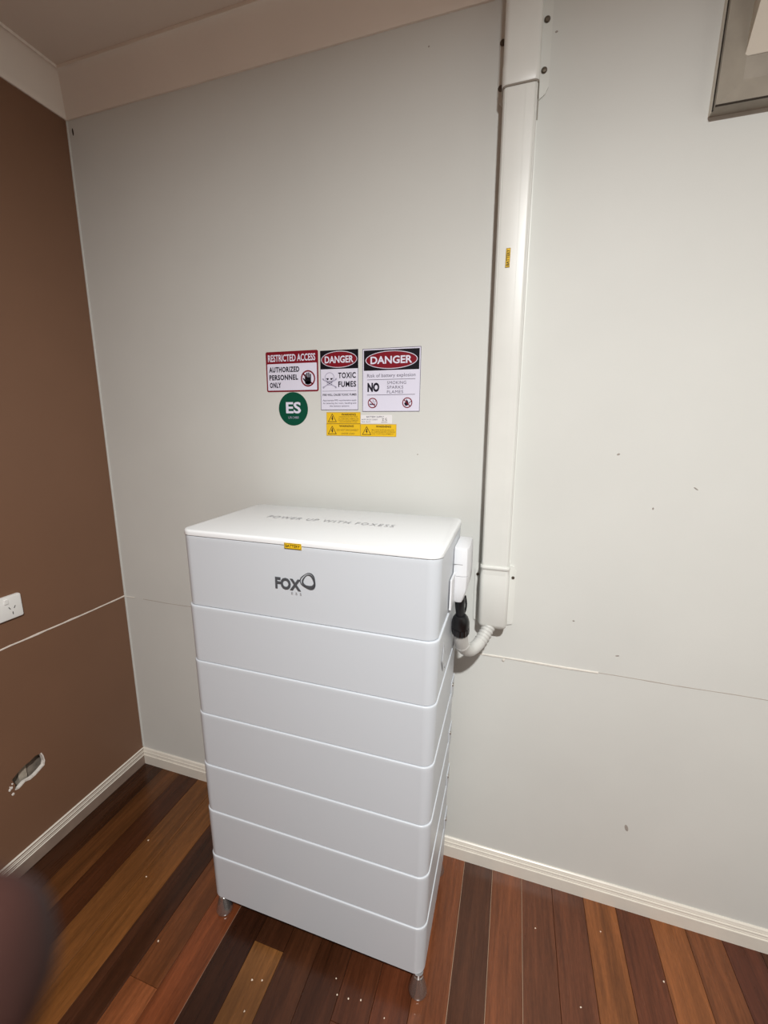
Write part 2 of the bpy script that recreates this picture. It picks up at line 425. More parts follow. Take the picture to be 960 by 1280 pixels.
# keep the cove shallow: blend towards the chord
cp = [(d * .45 + .55 * (DC * (z - ZC) / (H - ZC)) if 4 <= i < len(cp) - 5 else d, z) for i, (d, z) in enumerate(cp)]
for i, (ax, a0, a1, lab) in enumerate((('back', 0, RX, 'cove cornice between the off-white wall and ceiling'), ('left', 0, RY, 'cove cornice above the brown wall'),
                                       ('right', 0, RY, 'cove cornice above the right wall, out of the picture'), ('front', 0, RX, 'cove cornice above the far wall, out of the picture'))):
    struct('trim_%d' % (i + 1), run(cp, ax, a0, a1), 'cornice', lab, 'cornice', smooth=True)

# recessed ceiling lamp
dl = thing('ceiling_downlight', 'round recessed ceiling downlight lighting the battery corner, out of the picture', 'light', (LX, LY, H))
pr = [(.060, 0), (.085, 0), (.085, -.004), (.080, -.008), (.064, -.008), (.060, -.004)]
rings = [[(LX + r * math.cos(2 * PI * i / 32), LY + r * math.sin(2 * PI * i / 32), H + h) for i in range(32)] for r, h in pr]
obj('trim_ring', loft(rings + [rings[0]], caps=False), 'lampring', dl, True)
obj('lamp_disc', lathe([(.0590, -.0005), (.0590, -.004), (.001, -.004)], (LX, LY, H), 32), mat('lamp_diffuser', (1, .97, .92), .6, emit=4), dl)

# ------------------------------------------------------------------ window-like frame, top right
win = thing('window_1', 'white timber box frame with a pale sloping panel, high on the wall at upper right', 'window', (2.05, 0, 2.02)); win['kind'] = 'structure'
WX0, WX1, WZ0, WZ1, WD = 1.727, 2.42, 2.0215, 2.32, .034
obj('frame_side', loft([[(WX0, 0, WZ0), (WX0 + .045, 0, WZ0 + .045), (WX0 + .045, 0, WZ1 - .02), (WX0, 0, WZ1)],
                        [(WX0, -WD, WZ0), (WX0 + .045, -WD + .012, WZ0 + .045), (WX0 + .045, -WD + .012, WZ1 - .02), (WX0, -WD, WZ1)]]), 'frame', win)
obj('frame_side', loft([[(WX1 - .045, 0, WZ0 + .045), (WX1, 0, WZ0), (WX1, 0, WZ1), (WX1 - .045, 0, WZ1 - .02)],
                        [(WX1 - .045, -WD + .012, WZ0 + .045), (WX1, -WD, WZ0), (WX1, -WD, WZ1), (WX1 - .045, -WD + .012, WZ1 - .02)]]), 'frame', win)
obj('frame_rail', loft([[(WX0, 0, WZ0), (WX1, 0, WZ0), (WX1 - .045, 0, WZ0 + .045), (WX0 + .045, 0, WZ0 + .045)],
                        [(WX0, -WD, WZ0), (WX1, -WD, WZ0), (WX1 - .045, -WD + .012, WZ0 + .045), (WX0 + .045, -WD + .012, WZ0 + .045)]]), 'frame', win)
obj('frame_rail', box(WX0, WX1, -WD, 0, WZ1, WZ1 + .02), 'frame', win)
# dark gap round the inside of the outer edge
obj('frame_gap', box(WX0 - .0008, WX0 + .0010, -WD + .010, -WD + .0165, WZ0, WZ1), 'soot', win)
obj('frame_lit_edge', box(WX0 - .0012, WX0, -WD + .0170, 0, WZ0, WZ1), 'panel', win)  # paler strip paints in the light on the frame's side face
obj('frame_gap', box(WX0, WX1, -WD - .0008, -WD + .001, WZ0 - .0002, WZ0 + .0028), 'soot', win)
# the panel inside leans into the room towards its top
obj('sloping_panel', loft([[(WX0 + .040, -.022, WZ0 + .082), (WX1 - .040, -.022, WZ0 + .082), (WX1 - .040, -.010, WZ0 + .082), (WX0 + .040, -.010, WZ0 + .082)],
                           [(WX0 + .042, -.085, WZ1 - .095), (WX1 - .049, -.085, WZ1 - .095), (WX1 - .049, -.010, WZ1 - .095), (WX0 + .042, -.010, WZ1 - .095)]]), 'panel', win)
obj('panel_head', box(WX0 + .049, WX1 - .049, -.088, -.005, WZ1 - .093, WZ1 - .002), 'panel', win)
obj('inner_rail', box(WX0 + .040, WX1 - .040, -.0225, 0, WZ0 + .040, WZ0 + .081), 'frame', win)

# ------------------------------------------------------------------ battery stack
BX0, BX1, BY0, BY1 = .6606, 1.2806, -.4085, -.0582
ZS = [1.1611, .9707, .8212, .6710, .5154, .3683, .2149, .0662]
bat = thing('battery_stack', 'tall white battery stack of stacked modules on chrome feet', 'battery', ((BX0 + BX1) / 2, (BY0 + BY1) / 2, 0))
R = .028
lidv = rbox(BX0 - .0015, BX1 + .0015, BY0 - .0015, BY1 + .0015, 1.1475, ZS[0], R + .001, ct=.0055, cb=.0015, n=8, steps=4)
lid = obj('lid', lidv, 'lid', bat, True)
cm = obj('control_module', tbox(BX0, BX1, BY0, BY1, ZS[1] + .0012, 1.1462, R, .001, .0022), 'shell', bat, True)
cm['label'] = 'taller top module carrying the logo'
obj('module_gap', rbox(BX0 + .003, BX1 - .003, BY0 + .003, BY1 - .003, 1.1455, 1.1480, R, .0001, .0001), 'gap', bat)
mods = []
for i in range(1, 7):
    z1, z0 = ZS[i], ZS[i + 1]
    mo = obj('battery_module', tbox(BX0 - .0012, BX1 + .0012, BY0 - .0012, BY1 + .0012, z0 + .0012, z1, R, .0028, .0022), 'shell', bat, True)
    mods.append(mo)
    obj('module_gap', rbox(BX0 + .004, BX1 - .004, BY0 + .004, BY1 - .004, z1 - .001, z1 + .0018, R, .0001, .0001), 'gap', bat)
    sc = z1 + .020 if i > 1 else None
    if i > 1:
        obj('side_screw', lathe([(.0058, 0), (.0058, .002), (.0045, .0042), (.001, .005)], (BX1, -.100, z1 + .019), 14, 'x'), 'steel', mo, True)
# side bracket straps over the back half of the right side
for i in range(2, 7):
    z1 = ZS[i]
    obj('side_bracket', rbox(BX1 - .001, BX1 + .0016, -.118, -.064, z1 - .030, z1 + .034, .001, .0006, .0006), 'shell', mods[i - 1])
# warning diamond and small mark on the right side of the second module
obj('hazard_sticker', loft([[(BX1 + .0009, y, z) for y, z in ((-.345, .895), (-.322, .930), (-.299, .895), (-.322, .860))],
                            [(BX1 + .0016, y, z) for y, z in ((-.345, .895), (-.322, .930), (-.299, .895), (-.322, .860))]]), 'ink_l', mods[0])
obj('hazard_sticker_face', loft([[(BX1 + .0016, y, z) for y, z in ((-.339, .895), (-.322, .921), (-.305, .895), (-.322, .869))],
                                 [(BX1 + .0019, y, z) for y, z in ((-.339, .895), (-.322, .921), (-.305, .895), (-.322, .869))]]), 'shell', mods[0])
obj('status_light', lathe([(.004, 0), (.004, .0012), (.001, .0014)], (BX1, -.285, .852), 12, 'x'), 'ink_l', mods[0])
# feet
for fx, fy in ((.6835, -.3900), (1.2655, -.3960), (1.2600, -.075), (.6835, -.075)):
    ft = obj('foot', lathe([(.019, 0), (.0228, .001), (.0238, .004), (.0230, .009), (.0175, .032), (.0120, .053), (.0085, .0555), (.0085, .0590), (.0125, .0600), (.0125, .0672)], (fx, fy, 0), 32), 'chrome', bat, True)
    ft['label'] = 'polished chrome cone foot'

# lettering on the front, lid and label
def front(v2f, y): v, f = v2f; return [(p[0], y, p[1]) for p in v], f
YF = BY0 - .0006
def solid(v2f, y, th=.0004):
    """thin printed layer with a real thickness, facing -y"""
    v, f = v2f; n = len(v)
    return [(p[0], y, p[1]) for p in v] , f
obj('logo_lettering', solid(text2d('FOX', .9125, .9765, 1.0445, 1.0722, .045), YF), 'ink', cm)
obj('logo_small_lettering', solid(text2d('ESS', .952, .9775, 1.0355, 1.0412, 0, 1.9), YF), 'ink_l', cm)
def tri_loop(cx, cz, r, rot, sq, n=48):
    out = []
    for i in range(n):
        t = 2 * PI * i / n
        rr = r * (1 + sq * math.cos(3 * (t - rot)))
        out.append((cx + rr * math.cos(t), cz + rr * math.sin(t)))
    return out
LC = (.9945, 1.0705)
obj('logo_emblem', solid(join2(ring2(tri_loop(*LC, .0188, 1.15, .10), tri_loop(LC[0] - .0004, LC[1] + .0006, .0163, 1.25, .10)),
                               ring2(tri_loop(LC[0] + .0008, LC[1] - .0006, .0156, 1.35, .09), tri_loop(LC[0] + .0006, LC[1] + .0006, .0117, 1.55, .09))), YF), 'ink', cm)
v, f = text2d('POWER UP WITH FOXESS', .7855, 1.1345, -.2260, -.2010, 0, 1.25)
o = obj('lid_lettering', ([(a, b, ZS[0] + .0005) for a, b in v], f), 'ink_l', lid)
# yellow label
bl = tag(obj('battery_label', box(.9395, .9808, BY0 - .0022, BY0 - .0004, 1.1405, 1.1535), 's_yellow'), 'small yellow BATTERY label on the front edge of the battery stack', 'label')
obj('label_border', solid(ring2([(.9400, 1.1410), (.9803, 1.1410), (.9803, 1.1530), (.9400, 1.1530)], [(.9408, 1.1418), (.9795, 1.1418), (.9795, 1.1522), (.9408, 1.1522)]), BY0 - .0025), 's_black', bl)
obj('lettering', solid(text2d('BATTERY', .9425, .9778, 1.1438, 1.1502, .02), BY0 - .0025), 's_black', bl)

# connector box on the right side of the top module
con = thing('cable_connector', 'white cable connector cover on the right side of the battery stack', 'connector', (BX1, -.15, .96))
def cring(z, x1, y0, y1, ch):
    return [(BX1 + .0005, y0 + .004, z), (BX1 + .008, y0, z), (x1 - ch, y0, z), (x1 - ch * .3, y0 + ch * .3, z), (x1, y0 + ch, z), (x1, y1 - ch * .4, z), (x1 - ch * .4, y1, z), (BX1 + .0005, y1, z)]
X1 = 1.3145
obj('upper_cover', loft([cring(1.0495, X1 + .0015, -.2085, -.086, .012), cring(1.0780, X1 + .001, -.207, -.087, .012), cring(1.112, X1, -.205, -.088, .011), cring(1.1165, X1 - .001, -.2035, -.0885, .011), cring(1.1185, X1 - .004, -.200, -.090, .010)]), 'conn', con, True)
obj('lower_cover', loft([cring(.9800, X1 - .010, -.2015, -.095, .008), cring(.985, X1 - .0085, -.204, -.094, .009), cring(1.016, X1 + .001, -.208, -.087, .012), cring(1.0485, X1 + .0015, -.2085, -.086, .012)]), 'conn', con, True)
obj('side_tab', rbox(BX1 + .0004, BX1 + .0055, -.262, -.200, .982, 1.056, .002, .001, .001), 'conn', con)
obj('cover_joint', box(BX1 + .0008, X1 - .012, -.2076, -.2066, 1.0778, 1.0788), 'gap', con)

# black cable gland
gl = thing('cable_gland', 'black cable gland between the connector and the grey elbow pipe', 'cable gland', (1.303, -.18, .89))
gp = [(1.2985, -.185, .985), (1.2985, -.186, .966), (1.3005, -.189, .950), (1.3015, -.192, .938)]
obj('cable', tube(bez(gp, 12), [.0130 - .0020 * min(1, i / 8) for i in range(13)], 16), 'black', gl, True)
obj('cable', tube(bez([(1.3085, -.165, .985), (1.3120, -.166, .965), (1.3110, -.172, .948), (1.304, -.180, .935)], 12), .0026, 8), 'black', gl, True)
nutA, nutB = Vector((1.3030, -.197, .946)), Vector((1.3030, -.176, .886))
d = (nutB - nutA).normalized(); s1 = d.cross(Vector((1, 0, 0))).normalized(); s2 = d.cross(s1)
L = (nutB - nutA).length
def nut(prof, n, flute=0):
    rings = []
    for t, r in prof:
        c = nutA + d * t * L
        rings.append([tuple(c + (s1 * math.cos(2 * PI * i / n) + s2 * math.sin(2 * PI * i / n)) * r * (1 - flute * (i % 2))) for i in range(n)])
    return loft(rings)
obj('dome_nut', nut([(0, .0120), (.05, .0150), (.18, .0195), (.36, .0218), (.56, .0220)], 36, .04), 'black', gl, True)
obj('lock_nut', nut([(.58, .0216), (.62, .0222), (.90, .0222), (.97, .0200)], 36, .05), 'black', gl)

# grey elbow conduit, ribbed where it enters the duct
el = thing('conduit_elbow', 'grey elbow pipe looping from the black gland up to the white duct', 'pipe', (1.33, -.11, .80))
path = bez([tuple(nutB - d * .004), (1.3040, -.163, .862), (1.3105, -.140, .829), (1.3250, -.112, .811), (1.3430, -.084, .817), (1.3590, -.060, .840), (1.3725, -.042, .868), (1.377, -.036, .886)], 180)
rad = []
for i in range(len(path)):
    r = .0170 if i > 42 else .0182
    if i > 108: r = .0170 + .0010 * math.sin(i * 2 * PI / 7)
    rad.append(r)
obj('pipe', tube(path, rad, 20), 'pipe', el, True)
obj('socket_rim', tube(path[38:44], .0188, 20), 'pipe', el, True)

# ------------------------------------------------------------------ white cable duct on the wall
duct = thing('cable_duct', 'tall white plastic cable duct running up the off-white wall', 'duct', (1.37, 0, .86))
dcx = lambda z: 1.3690 - (z - 1.265) * .0165
def dsec(z, wd, dep, r=.010, off=0):
    c = dcx(z); n = 6; P = [(c - wd / 2, 0, z)]
    for cx, a in ((c - wd / 2 + r, 180), (c + wd / 2 - r, 270)):
        for k in range(n + 1):
            t = math.radians(a + 90 * k / n); P.append((cx + r * math.cos(t), -dep + r + r * math.sin(t), z))
    P.append((c + wd / 2, 0, z)); return P
obj('duct_cover', loft([dsec(.98, .0715, .062), dsec(1.5, .0715, .062), dsec(2.16, .0715, .062)]), 'duct', duct, True)
obj('backplate', loft([[(dcx(z) - .0385, 0, z), (dcx(z) - .0385, -.004, z), (dcx(z) + .0385, -.004, z), (dcx(z) + .0385, 0, z)] for z in (.98, 2.16)]), 'duct', duct)
for fx, wdt in ((.0120, .0007), (.0330, .0006), (-.0305, .0006)):
    obj('cover_ridge', loft([[(dcx(z) + fx - wdt, -.0617, z), (dcx(z) + fx - wdt, -.0626 if abs(fx) < .02 else -.0610, z), (dcx(z) + fx + wdt, -.0626 if abs(fx) < .02 else -.0610, z), (dcx(z) + fx + wdt, -.0617, z)] for z in (1.04, 2.12)]), 'duct', duct)
# upper coupling with screw flanges
ut = obj('upper_coupling', loft([dsec(2.118, .0765, .0655, .011), dsec(2.121, .0775, .0665, .011), dsec(2.155, .0775, .0665, .011), dsec(2.160, .0760, .0650, .011), dsec(H, .0760, .0650, .011)]), 'duct', duct, True)
for sgn in (-1, 1):
    fl = []
    for y in (0, -.0045):
        c = lambda z: dcx(z) + sgn * .037
        fw = .0205 if sgn > 0 else .0135
        fl.append([(c(2.112), y, 2.112), (c(2.118) + sgn * fw * .7, y, 2.122), (c(2.130) + sgn * fw, y, 2.134), (c(2.32) + sgn * fw, y, 2.345), (c(2.32), y, 2.345)])
    obj('screw_flange', loft(fl), 'duct', ut)
    for z in ((2.166, 2.258) if sgn > 0 else (2.150, 2.236)):
        s = obj('flange_screw', lathe([(.0062, 0), (.0062, -.002), (.0045, -.0038), (.0012, -.0042)], (dcx(z) + (.0465 if sgn > 0 else -.0440), -.0045, z), 16, 'y'), 'rust', ut, True)
obj('coupling_joint', loft([[(dcx(z) + .0365 + e, y, z) for e, y in ((0, -.006), (.0022, -.006), (.0022, -.0045), (0, -.0045))] for z in (2.075, 2.118)]), 'ductline', duct)
obj('coupling_joint', loft([dsec(2.1155, .0755, .0645, .011), dsec(2.1182, .0755, .0645, .011)]), 'ductline', duct)
# lower end box
le = obj('end_box', loft([dsec(.8500, .0500, .038, .010), dsec(.8520, .0600, .047, .012), dsec(.8590, .0700, .0580, .012), dsec(.8700, .0765, .0650, .012), dsec(.996, .0765, .0655, .012), dsec(1.012, .0755, .0618, .011), dsec(1.024, .0750, .0618, .011), dsec(1.0290, .0765, .0660, .011), dsec(1.0325, .0770, .0665, .011), dsec(1.036, .0755, .0650, .011)]), 'duct', duct, True)
le['label'] = 'closed lower end box of the white duct'
for sgn in (-1, 1):
    fl = []
    for y in (0, -.0050):
        fl.append([(dcx(.9) + sgn * .030, y, .847), (dcx(.9) + sgn * .053, y, .853), (dcx(.9) + sgn * .0545, y, .862), (dcx(1.0) + sgn * .0550, y, 1.008), (dcx(1.0) + sgn * .050, y, 1.022), (dcx(1.0) + sgn * .036, y, 1.026)])
    obj('screw_flange', loft(fl), 'duct', le)
    obj('flange_screw', lathe([(.0042, 0), (.0042, -.0015), (.001, -.002)], (dcx(.99) + sgn * .0475, -.005, .991), 12, 'y'), 'rust', le, True)
# BATTERY label, reading upwards
dcl = dcx(1.785) - .0075
dl2 = tag(obj('duct_label', box(dcl - .0048, dcl + .0048, -.0638, -.0618, 1.760, 1.800), 's_yellow'), 'small yellow BATTERY label turned upright on the white duct', 'label')
v, f = text2d('BATTERY', 0, .034, 0, .0062, .02)
obj('lettering', ([(dcl + .0031 - b, -.0641, 1.763 + a) for a, b in v], f), 's_black', dl2)
obj('label_border', ([(x, -.0641, z) for x, z in ((dcl - .0046, 1.7602), (dcl + .0046, 1.7602), (dcl + .0046, 1.7998), (dcl - .0046, 1.7998), (dcl - .0040, 1.7608), (dcl + .0040, 1.7608), (dcl + .0040, 1.7992), (dcl - .0040, 1.7992))],
                     [(0, 1, 5, 4), (1, 2, 6, 5), (2, 3, 7, 6), (3, 0, 4, 7)]), 's_black', dl2)

# ------------------------------------------------------------------ power outlet on the brown wall
po = thing('power_outlet', 'white double power outlet on the brown wall, cut by the left edge', 'power outlet', (0, -.43, .866))
oy1, oy0, oz0, oz1 = -.3715, -.4865, .8300, .9020
rings = []
for ins, x in ((0, 0), (0, .0070), (.0010, .0092), (.0030, .0100)):
    rings.append([(x, a, b) for a, b in rrect(oy0 + ins, oy1 - ins, oz0 + ins, oz1 - ins, .0055 - ins, 5)])
obj('faceplate', loft(rings), 'outlet', po, True)
def slot(y, z, ang, wd=.0022, ln=.0085):
    ca, sa = math.cos(ang), math.sin(ang)
    P = [(y + a * ca - b * sa, z + a * sa + b * ca) for a, b in ((-wd / 2, -ln / 2), (wd / 2, -ln / 2), (wd / 2, ln / 2), (-wd / 2, ln / 2))]
    return loft([[(.0095, a, b) for a, b in P], [(.0103, a, b) for a, b in P]])
for cy in (-.4010, -.4570):
    for y, z, a in ((cy + .0072, .8650, -.52), (cy - .0072, .8650, .52), (cy, .8480, 0)):
        obj('pin_slot', slot(y, z, a), 'slot', po)
for cy in (-.4150, -.4430):
    sw = [[(x, a, b) for a, b in rrect(cy - .006 + i, cy + .006 - i, .8800 + i, .8950 - i, .002, 3)] for i, x in ((0, .0098), (0, .0118), (.0012, .0132))]
    obj('rocker_switch', loft(sw), 'outlet', po, True)

# ------------------------------------------------------------------ safety signs on the back wall
TH = .0010
def plate(name, P, m, label, cat, group=None, th=TH):
    o = obj(name, loft([[(x, 0, z) for x, z in P], [(x, -th, z) for x, z in P]]), m)
    return tag(o, label, cat, group)
def pr_(parent, name, v2f, m, lay, th=TH): return obj(name, solid(v2f, -th - .0003 * lay), m, parent)
def rect2(x0, x1, z0, z1): return [(x0, z0), (x1, z0), (x1, z1), (x0, z1)]
def prohib(parent, cx, cz, r, lay, m='s_red'):
    a = r * .72
    pr_(parent, 'prohibition_ring', join2(ring2(ell2(cx, cz, r, r), ell2(cx, cz, r * .82, r * .82)), bar2((cx - a * .98, cz + a * .86), (cx + a * .86, cz - a * .98), r * .17)), m, lay)

# RESTRICTED ACCESS
x0, x1, z0, z1 = .6706, .8421, 1.4978, 1.6125
s = plate('restricted_access_sign', rrect(x0, x1, z0, z1, .005, 4), 's_red', 'red and white RESTRICTED ACCESS sign above the round green sticker', 'sign')
pr_(s, 'white_field', poly2(rrect(x0 + .0042, x1 - .0042, z0 + .0042, z1 - .0345, .0015, 3)), 's_white', 1)
pr_(s, 'lettering', text2d('RESTRICTED ACCESS', x0 + .0075, x1 - .0085, z1 - .0285, z1 - .0085, .022), 's_white', 1)
for t, xa, xb, zz in (('AUTHORIZED', .0100, .1110, .0560), ('PERSONNEL', .0100, .1060, .0335), ('ONLY', .0110, .0490, .0115)):
    pr_(s, 'lettering', text2d(t, x0 + xa, x0 + xb, z0 + zz, z0 + zz + .0155, .038, 1.12), 's_navy', 2)
hc = (x0 + .1385, z0 + .0365)
prohib(s, hc[0], hc[1], .0232, 2)
hand2 = [rect2(hc[0] - .0098, hc[0] + .0098, hc[1] - .0140, hc[1] + .0030)]
for i, (dx, h) in enumerate(((-.0080, .0120), (-.0028, .0160), (.0028, .0165), (.0080, .0125))):
    hand2.append(rect2(hc[0] + dx - .0020, hc[0] + dx + .0020, hc[1] + .002, hc[1] + h))
hand2.append([(hc[0] - .0090, hc[1] - .0110), (hc[0] - .0095, hc[1] - .0030), (hc[0] - .0150, hc[1] + .0020), (hc[0] - .0168, hc[1] - .0005)])
pr_(s, 'hand_pictogram', join2(*[poly2(p) for p in hand2], poly2(ell2(hc[0], hc[1] - .0125, .0090, .0050, 16))), 's_black', 3)

# round green ES sticker
g = plate('green_round_sticker', ell2(.7572, 1.4477, .0487, .0490, 48), 's_green', 'round green ES sticker below the red restricted sign', 'sticker', th=.0007)
pr_(g, 'lettering', text2d('ES', .7330, .7830, 1.4345, 1.4680, .028, 1.0), 's_white', 1, .0007)
pr_(g, 'lettering', text2d('UN 3480', .7400, .7750, 1.4190, 1.4260, 0), 's_pale', 1, .0007)

# DANGER toxic fumes
def danger_head(s, x0, x1, z0, z1, m_in, big):
    pr_(s, 'header_band', poly2(rect2(x0, x1, z0, z1)), 's_black', 1)
    cx, cz, rx, rz = (x0 + x1) / 2, (z0 + z1) / 2, (x1 - x0) / 2 * .94, (z1 - z0) / 2 * .88
    pr_(s, 'red_oval', poly2(ell2(cx, cz, rx, rz, 48)), 's_red', 2)
    pr_(s, 'oval_outline', ring2(ell2(cx, cz, rx, rz, 48), ell2(cx, cz, rx * .972, rz * .93, 48)), 's_white', 3)
    pr_(s, 'lettering', text2d('DANGER', cx - rx * .80, cx + rx * .80, cz - rz * .43, cz + rz * .43, .026), 's_white', 3)
x0, x1, z0, z1 = .8490, .9656, 1.4438, 1.6090
s = plate('toxic_fumes_sign', rect2(x0, x1, z0, z1), 's_white', 'narrow black, red and white DANGER TOXIC FUMES sign with a skull', 'sign')
danger_head(s, x0, x1, z1 - .0510, z1, 's_red', False)
pr_(s, 'border', ring2(rect2(x0, x1, z0, z1 - .05), rect2(x0 + .0012, x1 - .0012, z0 + .0012, z1 - .05)), 's_grey', 1)
pr_(s, 'lettering', text2d('TOXIC', x0 + .0555, x0 + .1090, z0 + .0880, z0 + .1040, .030, 1.12), 's_navy', 1)
pr_(s, 'lettering', text2d('FUMES', x0 + .0555, x0 + .1100, z0 + .0640, z0 + .0800, .030, 1.12), 's_navy', 1)
kx, kz = x0 + .0285, z0 + .0885
pr_(s, 'skull', join2(ring2(ell2(kx, kz + .003, .0150, .0140, 28), ell2(kx, kz + .003, .0130, .0120, 28)),
                      ring2(ell2(kx, kz - .0135, .0085, .0060, 20), ell2(kx, kz - .0135, .0068, .0044, 20))), 's_pale', 1)
pr_(s, 'crossbones', join2(bar2((kx - .020, kz - .003), (kx + .019, kz - .024), .0030), bar2((kx + .020, kz - .003), (kx - .019, kz - .024), .0030),
                           *[poly2(ell2(kx + a, kz + b, .0028, .0028, 12)) for a, b in ((-.0205, -.0015), (.0205, -.0015), (-.0195, -.0250), (.0195, -.0250))]), 's_pale', 1)
pr_(s, 'skull_eyes', join2(poly2([(kx - .0115, kz + .0010), (kx - .0020, kz + .0005), (kx - .0050, kz - .0055)]), poly2([(kx + .0020, kz + .0005), (kx + .0115, kz + .0010), (kx + .0050, kz - .0055)]),
                           poly2([(kx - .0015, kz - .0085), (kx + .0015, kz - .0085), (kx, kz - .0058)])), 's_navy', 2)
pr_(s, 'rule_line', bar2((x0 + .006, z0 + .0535), (x1 - .006, z0 + .0535), .0008), 's_grey', 1)
pr_(s, 'lettering', text2d('FIRE WILL CAUSE TOXIC FUMES', x0 + .0060, x1 - .0055, z0 + .0400, z0 + .0460, .02), 's_navy', 1)
for t, a, b, zz in (('Appropriate PPE requirements apply', .0060, .0055, .0240), ('for entering the room, handling and', .0070, .0065, .0160), ('the battery systems', .0280, .0280, .0080)):
    pr_(s, 'lettering', text2d(t, x0 + a, x1 - b, z0 + zz, z0 + zz + .0056, .006), 's_grey', 1)

# DANGER battery explosion
x0, x1, z0, z1 = .9780, 1.1440, 1.4390, 1.6080
s = plate('battery_explosion_sign', rect2(x0, x1, z0, z1), 's_white', 'wide DANGER battery explosion sign with two prohibition symbols', 'sign')
pr_(s, 'border', ring2(rect2(x0, x1, z0, z1), rect2(x0 + .0013, x1 - .0013, z0 + .0013, z1 - .0013)), 's_grey', 1)
danger_head(s, x0 + .0042, x1 - .0042, z1 - .0580, z1 - .0045, 's_red', True)
pr_(s, 'lettering', text2d('Risk of battery explosion', x0 + .0140, x1 - .0140, z0 + .0900, z0 + .1020, .0), 's_grey', 1)
pr_(s, 'rule_line', bar2((x0 + .014, z0 + .0865), (x1 - .014, z0 + .0865), .0012), 's_grey', 1)
pr_(s, 'rule_line', bar2((x0 + .014, z0 + .0455), (x1 - .014, z0 + .0455), .0012), 's_grey', 1)
pr_(s, 'lettering', text2d('NO', x0 + .0150, x0 + .0500, z0 + .0535, z0 + .0785, .055), 's_navy', 1)
for i, (t, a) in enumerate((('SMOKING', .0540), ('SPARKS', .0460), ('FLAMES', .0460))):
    pr_(s, 'lettering', text2d(t, x0 + .0725, x0 + .0725 + a, z0 + .0735 - .0122 * i, z0 + .0815 - .0122 * i, 0, 1.1), 's_grey', 1)
c1, c2 = (x0 + .0305, z0 + .0235), (x0 + .1310, z0 + .0235)
pr_(s, 'cigarette_pictogram', join2(bar2((c1[0] - .0095, c1[1] - .0035), (c1[0] + .0075, c1[1] - .0035), .0036), bar2((c1[0] + .002, c1[1] + .001), (c1[0] + .001, c1[1] + .009), .0012),
                                    bar2((c1[0] + .006, c1[1] + .001), (c1[0] + .009, c1[1] + .006), .0012)), 's_grey', 1)
pr_(s, 'flame_pictogram', join2(poly2([(c2[0] - .006, c2[1] - .008), (c2[0] - .009, c2[1] - .001), (c2[0] - .004, c2[1] + .002), (c2[0] - .003, c2[1] + .010), (c2[0] + .002, c2[1] + .004), (c2[0] + .004, c2[1] - .004), (c2[0], c2[1] - .008)]),
                                bar2((c2[0] + .004, c2[1] - .002), (c2[0] + .011, c2[1] + .004), .0016)), 's_navy', 1)
prohib(s, c1[0], c1[1], .0142, 2); prohib(s, c2[0], c2[1], .0142, 2)

# yellow warning labels
def warn(name, x0, x1, z0, z1, label, lines, tx):
    s = plate(name, rect2(x0, x1, z0, z1), 's_yellow', label, 'label', 'yellow warning labels under the danger signs', .0008)
    pr_(s, 'border', ring2(rect2(x0, x1, z0, z1), rect2(x0 + .0006, x1 - .0006, z0 + .0006, z1 - .0006)), mat('label_edge_ink', (.40, .25, .02), .4), 1, .0008)
    h = z1 - z0; cx, cz = x0 + .0185, z0 + .0045
    T = [(cx - .0140, cz), (cx + .0140, cz), (cx, cz + .0245)]; g0 = (cx, cz + .0245 / 3)
    pr_(s, 'warning_triangle', join2(ring2(T, [(g0[0] + (a - g0[0]) * .82, g0[1] + (b - g0[1]) * .82) for a, b in T]),
                                     poly2([(cx - .0005, cz + .0170), (cx + .0022, cz + .0165), (cx + .0008, cz + .0105), (cx + .0030, cz + .0105), (cx + .0004, cz + .0030), (cx - .0012, cz + .0085), (cx - .0030, cz + .0085)])), 's_navy', 1, .0008)
    pr_(s, 'lettering', text2d('WARNING', x0 + tx, x0 + tx + .045, z1 - .0095, z1 - .0035, .03, 1.1), mat('label_heading_ink', (.06, .03, .01), .4), 1, .0008)
    ink = mat('label_body_ink', (.22, .13, .02), .4)
    for i, (t, a, b, hh, zz) in enumerate(lines):
        pr_(s, 'lettering', text2d(t, x0 + a, x0 + b, z0 + zz, z0 + zz + hh, .005), ink, 1, .0008)
warn('warning_label', .8660, .9720, 1.4052, 1.4376, 'upper left yellow WARNING label under the toxic fumes sign', [('HAZARDOUS VOLTAGE', .040, .097, .0036, .0178), ('DC CABLES MAY REMAIN LIVE', .038, .100, .0030, .0125), ('DO NOT TOUCH TERMINALS', .038, .100, .0030, .0080), ('ISOLATE BEFORE WORK', .042, .096, .0030, .0035)], .047)
warn('warning_label', .8653, .9720, 1.3702, 1.4046, 'lower left yellow WARNING label reading do not disconnect under load', [('DO NOT DISCONNECT', .033, .101, .0052, .0140), ('UNDER LOAD', .047, .089, .0052, .0040)], .041)
warn('warning_label', .9726, 1.0792, 1.3695, 1.4040, 'lower right yellow WARNING label below the small white supply label', [('MULTIPLE SUPPLIES ISOLATE', .034, .100, .0036, .0165), ('ALL SUPPLIES BEFORE WORKING', .032, .104, .0036, .0110), ('ON THIS EQUIPMENT', .034, .100, .0036, .0052)], .046)
x0, x1, z0, z1 = .9726, 1.0655, 1.4055, 1.4296
s = plate('supply_label', rect2(x0, x1, z0, z1), mat('label_white', (.82, .81, .82), .4), 'small white BATTERY SUPPLY label with handwriting among yellow labels', 'label', th=.0008)
pr_(s, 'lettering', text2d('BATTERY SUPPLY', x0 + .018, x0 + .070, z1 - .0075, z1 - .0030, .005), 's_grey', 1, .0008)
